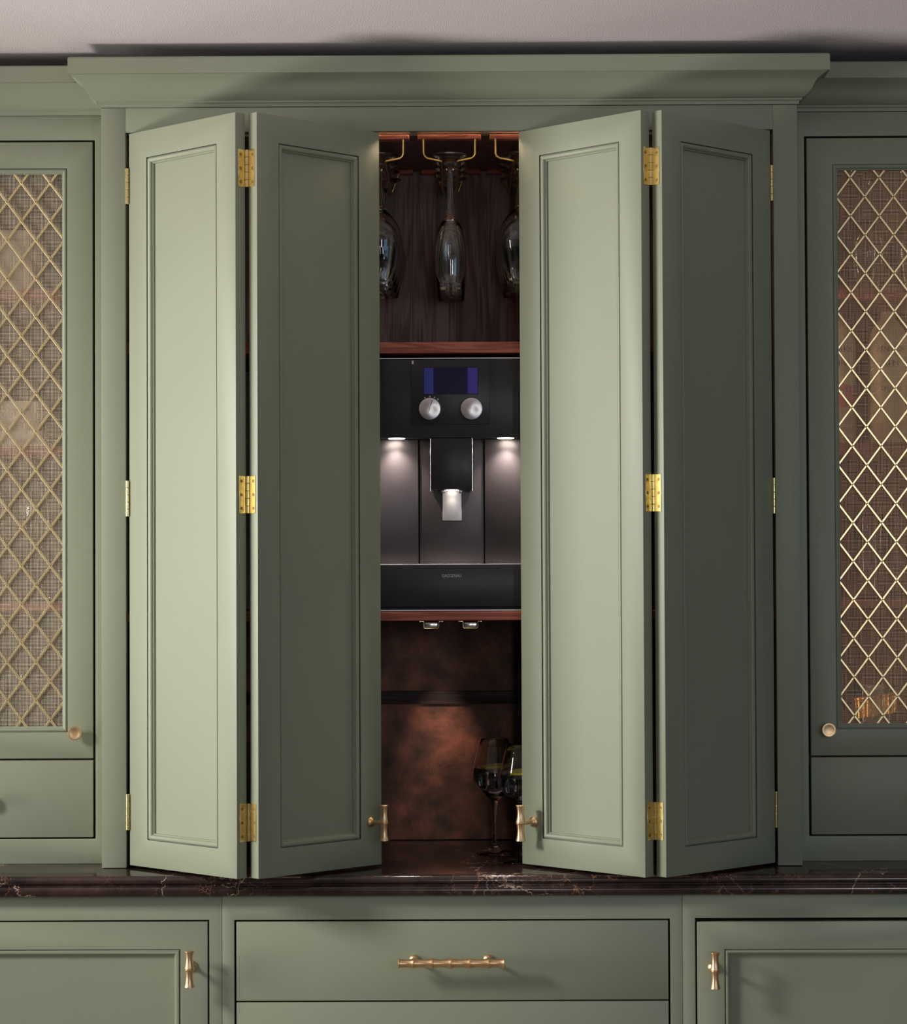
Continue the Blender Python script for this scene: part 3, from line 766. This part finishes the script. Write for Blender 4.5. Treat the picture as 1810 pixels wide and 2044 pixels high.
for k in range(5):
    place_glass(flute_me, 'champagne_flute', 'champagne flute hanging upside down %s the middle gold wire rack' % ORD[k], 'champagne flute', RX[1] + 1, 72 + 71 * k, 846.4, True, 'champagne flutes in the middle rack')
for k in range(4):
    place_glass(wine_me, 'wine_glass', 'wine glass hanging upside down %s the rack beside the dark leaf' % ORD[k], 'wine glass', RX[0], 76 + 98 * k, 847, True, 'wine glasses in the rack by the dark leaf')
    place_glass(wine_me, 'wine_glass', 'wine glass hanging upside down %s the rack beside the pale leaf' % ORD[k], 'wine glass', RX[2], 76 + 98 * k, 847, True, 'wine glasses in the rack by the pale leaf')

# ------------------------------------------------------------------ drinks on the worktop
GT_O = [(0, 0), (36, 0), (38.4, 0.7), (38.7, 2), (37, 3.6), (22, 7.8), (10, 12), (6.4, 16), (4.8, 24), (3.9, 45), (3.9, 62), (4.8, 82), (6.6, 98), (9.2, 110), (13.6, 115.6), (17, 118), (21, 124.4), (31, 135), (41.6, 146), (46.4, 154), (47.2, 160), (45.8, 172), (41, 196), (34.4, 222), (28.8, 238), (28.4, 238.6)]
GT_I = [(27.9, 238), (33.4, 221.6), (40, 195.6), (44.8, 172), (46.1, 160), (45.3, 154.6), (40.7, 147), (30, 136.4), (20, 126.8), (12, 122.4), (0, 121.6)]
tonic = [(0, 122.0), (12, 122.8), (20, 127.2), (30, 136.9), (40.4, 147.4), (44.9, 154.8), (45.7, 160), (44.4, 172), (43.0, 179), (0, 179)]
def drink(x, y, label, twist, group):
    base = (x, y, CZ + 0.3)
    g = thing('gin_glass', label, 'glass', base)
    MB().lathe(GT_O + GT_I, base, 'z', 40).build('bowl_and_stem', 'glass', g, 60)
    MB().lathe(tonic, base, 'z', 40).build('drink', 'tonic', g, 60)
    # lemon wheel lying on the drink, ice below it
    random.seed(int(x))
    ca, sa = math.cos(twist), math.sin(twist)
    def lx(px, py, pz):
        tilt = 0.10
        X, Y = px, py; Zt = pz + px * tilt
        return (x + ca * X - sa * Y + 6, y + sa * X + ca * Y, CZ + 180.4 + Zt)
    ls = thing('lemon_slice', 'lemon slice floating in the ' + group, 'lemon slice', (x + 6, y, CZ + 178))
    MB(lx).lathe([(29.5, 0), (30.6, 0.8), (30.8, 3.4), (29.6, 4.6), (27.4, 4.4), (27.4, 0.2)], (0, 0, 0), 'z', 40, closed=True).build('peel', 'lemon_peel', ls)
    MB(lx).lathe([(0, 0.3), (27.3, 0.3), (27.3, 4.2), (0, 4.2)], (0, 0, 0), 'z', 32).build('flesh', 'lemon_flesh', ls)
    spots = [(-19, -10, 147, 0.5), (14, -16, 143, 1.1), (2, 16, 146, 0.2)]
    for (ix, iy, iz, rz) in spots:
        m = MB(lambda px, py, pz: (x + ix + px * math.cos(rz) - py * math.sin(rz), y + iy + px * math.sin(rz) + py * math.cos(rz), CZ + iz + pz + px * 0.25))
        m.box(-11, 11, -10, 10, 0, 20, 3.0, 3)
        single(m, 'ice_cube', 'ice', 'clear ice cube sunk in the ' + group, 'ice cube', (x + ix, y + iy, CZ + iz), 'ice cubes in the ' + group, 60)
drink(88.0, 222, 'stemmed gin glass with lemon, standing in full view on the worktop', 0.3, 'fully visible gin glass')
drink(141.0, 74, 'stemmed gin glass with lemon, half hidden behind the pale folding leaf', 1.2, 'half hidden gin glass')
# behind the right pair of leaves: a tumbler seen in the slit and an amber bottle glimpsed beneath
tb = single(MB().lathe([(0, 0), (30, 0), (32, 1.5), (36, 84), (35.4, 85), (34.8, 84), (31, 10), (28, 7), (0, 7)], (404, 120, CZ + 0.3), 'z', 32), 'tumbler', 'glass', 'plain glass tumbler glimpsed through the slit between the right-hand folded leaves', 'glass', (404, 120, CZ + 0.3), smooth=60)
wb = thing('whisky_bottle', 'amber whisky bottle on the worktop behind the darkest folding leaf', 'bottle', (560, 150, CZ + 0.3))
MB().lathe([(0, 0), (42, 0), (44, 2), (44, 190), (40, 206), (18, 226), (15, 234), (15, 282), (16.5, 283), (16.5, 292), (0, 292)], (560, 150, CZ + 0.3), 'z', 32).build('body', 'amber', wb, 50)
MB().lathe([(0, 0), (15, 0), (16.5, 1), (16.5, 20), (0, 20.5)], (560, 150, CZ + 292.6), 'z', 24).build('cap', 'black', wb)

# ------------------------------------------------------------------ in the right display cabinet
SH1, SH2, SH3, SH4 = 580.3, 258.3, -62.2, -379.7
def gin_bottle(x, y, label, pink):
    b_ = thing('gin_bottle', label, 'bottle', (x, y, SH2))
    R = 40.0
    MB().lathe([(0, 0), (38, 0), (R, 2), (R, 205), (38.6, 222), (33, 240), (22, 254), (15.5, 262), (14.5, 270), (14.5, 276), (0, 276)], (x, y, SH2), 'z', 44).build('body', 'bottle', b_, 50)
    MB().lathe([(0, 0), (14.5, 0), (15.4, 0.8), (15.4, 21), (14.6, 22), (0, 22)], (x, y, SH2 + 276.2), 'z', 28).build('stopper', 'wood_mid', b_, 40)
    bend = (x, y, R + 0.35)
    t = lambda s_, size, z, mat='ink', dx=0, xs=1.0: text_part(s_, size, mat, b_, x + dx, y, z, bend=bend, xs=xs, thick=0.2)
    t('PENRHOS', 15.5, 449, xs=0.92); t('______', 4, 442); t('GIN', 17.5, 419)
    if pink:
        n = 20; mb = MB(); ring = []
        for z in (334, 381):
            ring.append([[mb.v((x + (R + o) * math.sin(a_), y - (R + o) * math.cos(a_), z)) for a_ in [(-1.2 + 2.4 * i / n) for i in range(n + 1)]] for o in (0.1, 0.5)])
        for i in range(n):
            mb.bm.faces.new([ring[0][1][i], ring[0][1][i + 1], ring[1][1][i + 1], ring[1][1][i]])
            mb.bm.faces.new([ring[0][0][i], ring[1][0][i], ring[1][0][i + 1], ring[0][0][i + 1]])
        mb.build('label', 'pink', b_)
        bend = (x, y, R + 0.9)
        text_part('BERRY', 10, 'pale_pink', b_, x, y, 364, bend=bend, thick=0.2)
    else:
        t('DRY GIN', 11.5, 369); t('________', 4, 360); t('________', 4, 353); t('________', 4, 346); t('________', 3.4, 340); t('______', 3.4, 336)
        MB().lathe([(6.5, 0), (7.4, 0), (7.4, 0.5), (6.5, 0.5)], (x + 14, y - R * 0.945, 486), 'y', 24, -1, closed=True).build('emblem', 'copper_ink', b_)
gin_bottle(912.5, 200, 'cream gin bottle with dark lettering and a copper emblem, on the shelf behind the lattice', False)
gin_bottle(804.0, 200, 'cream gin bottle with a pink berry label, on the shelf behind the lattice', True)
for x, w_ in ((869, 'nearer the folding doors'), (968, 'farther from the folding doors')):
    place_glass(wine_me, 'wine_glass', 'wine glass standing on its rim above the gin bottles, ' + w_, 'wine glass', x, 200, SH1 + 256.2, True, 'wine glasses above the gin bottles')
HB = [(0, 0), (27, 0), (29, 1.5), (34, 168), (33.4, 169), (32.8, 168), (28, 12), (25, 8), (0, 8)]
hb_me = MB().lathe(HB, (0, 0, 0), 'z', 32).mesh('highball_glass', 'glass', W(0, 0, 0), 60)
for x, y, w_ in ((871, 200, 'nearer the folding doors'), (946, 230, 'farther from the folding doors')):
    place_glass(hb_me, 'highball_glass', 'tall highball glass on the shelf below the gin bottles, ' + w_, 'glass', x, y, SH3 + 0.2, False, 'highball glasses below the gin bottles')
cj = thing('candle_jar', 'glass candle jar with a gold pleated band at the bottom of the cabinet', 'candle', (872, 170, SH4 + 0.3))
MB().lathe([(0, 0), (38, 0), (40, 2), (43.5, 140), (42.9, 141), (42.3, 140), (38.6, 8), (36, 5), (0, 5)], (872, 170, SH4 + 0.3), 'z', 36).build('glass_jar', 'glass', cj, 60)
MB().lathe([(0, 0), (20, 0), (20.4, 1), (20.4, 124), (18, 126), (0, 124)], (874, 170, SH4 + 6), 'z', 28).build('candle', 'wax', cj)
gb = MB(); seg = 72; rows = []
for zz, rr in ((0, 44), (1, 46), (36, 46.5), (39, 48), (42, 48), (44, 46)):
    rows.append([gb.v((872 + (rr + (0.9 if i % 2 else 0)) * math.cos(2 * math.pi * i / seg), 170 + (rr + (0.9 if i % 2 else 0)) * math.sin(2 * math.pi * i / seg), SH4 + 78 + zz + 0.16 * rr * math.cos(2 * math.pi * i / seg))) for i in range(seg)])
for A, B in zip(rows, rows[1:]):
    for i in range(seg): j = (i + 1) % seg; gb.bm.faces.new([A[i], A[j], B[j], B[i]])
gb.build('pleated_band', 'gold_band', cj, 0)

# ------------------------------------------------------------------ in the left display cabinet
def carton(x0, x1, y0, y1, z0, z1, mat, label, cat='box'):
    b_ = thing('storage_box', label, cat, ((x0 + x1) / 2, (y0 + y1) / 2, z0))
    MB().box(x0, x1, y0, y1, z0, z1 - 18, 1.2).build('body', mat, b_)
    MB().box(x0 - 2, x1 + 2, y0 - 2, y1 + 2, z1 - 17.8, z1, 1.2).build('lid', mat, b_)
carton(-1010, -876, 180, 330, 580.4, 711, 'cream', 'cream lidded box on the shelf above the stacked books')
carton(-1006, -864, 190, 320, 313.2, 357, 'cream_light', 'shallow pale box lying on top of the stacked books')
bz = 258.4
for k, (x0, x1, hgt, mat) in enumerate(((-1022, -846, 18.5, 'cream'), (-1016, -852, 17.5, 'cream_light'), (-1012, -858, 18.0, 'cream'))):
    lab = ['cream book at the bottom of the stack in the lattice cabinet', 'pale book in the middle of the stack in the lattice cabinet', 'cream book topping the stack, just under the shallow pale box'][k]
    bk = thing('book', lab, 'book', ((x0 + x1) / 2, 255, bz), 'stacked books in the lattice cabinet')
    MB().box(x0 + 2, x1 - 2, 192, 322, bz + 2.2, bz + hgt - 2.2, 0).build('pages', 'cream_light', bk)
    MB().box(x0, x1, 190, 322, bz, bz + 2, 0.4).build('cover', mat, bk); MB().box(x0, x1, 190, 322, bz + hgt - 2, bz + hgt, 0.4).build('cover', mat, bk)
    MB().box(x0, x1, 187.8, 190, bz, bz + hgt, 0.5).build('spine', mat, bk)
    bz += hgt + 0.2
for x, w_ in ((-862, 'nearer the folding doors'), (-962, 'farther from the folding doors')):
    place_glass(wine_me, 'wine_glass', 'upright wine glass on the shelf below the stacked books, ' + w_, 'wine glass', x, 205, SH3 + 0.2, False, 'wine glasses below the stacked books')
for x, w_ in ((-880, 'nearer the folding doors'), (-955, 'farther from the folding doors')):
    place_glass(hb_me, 'highball_glass', 'highball glass below the upright wine glasses, ' + w_, 'glass', x, 200, SH4 + 0.2, False, 'highball glasses on the lattice cabinet floor')
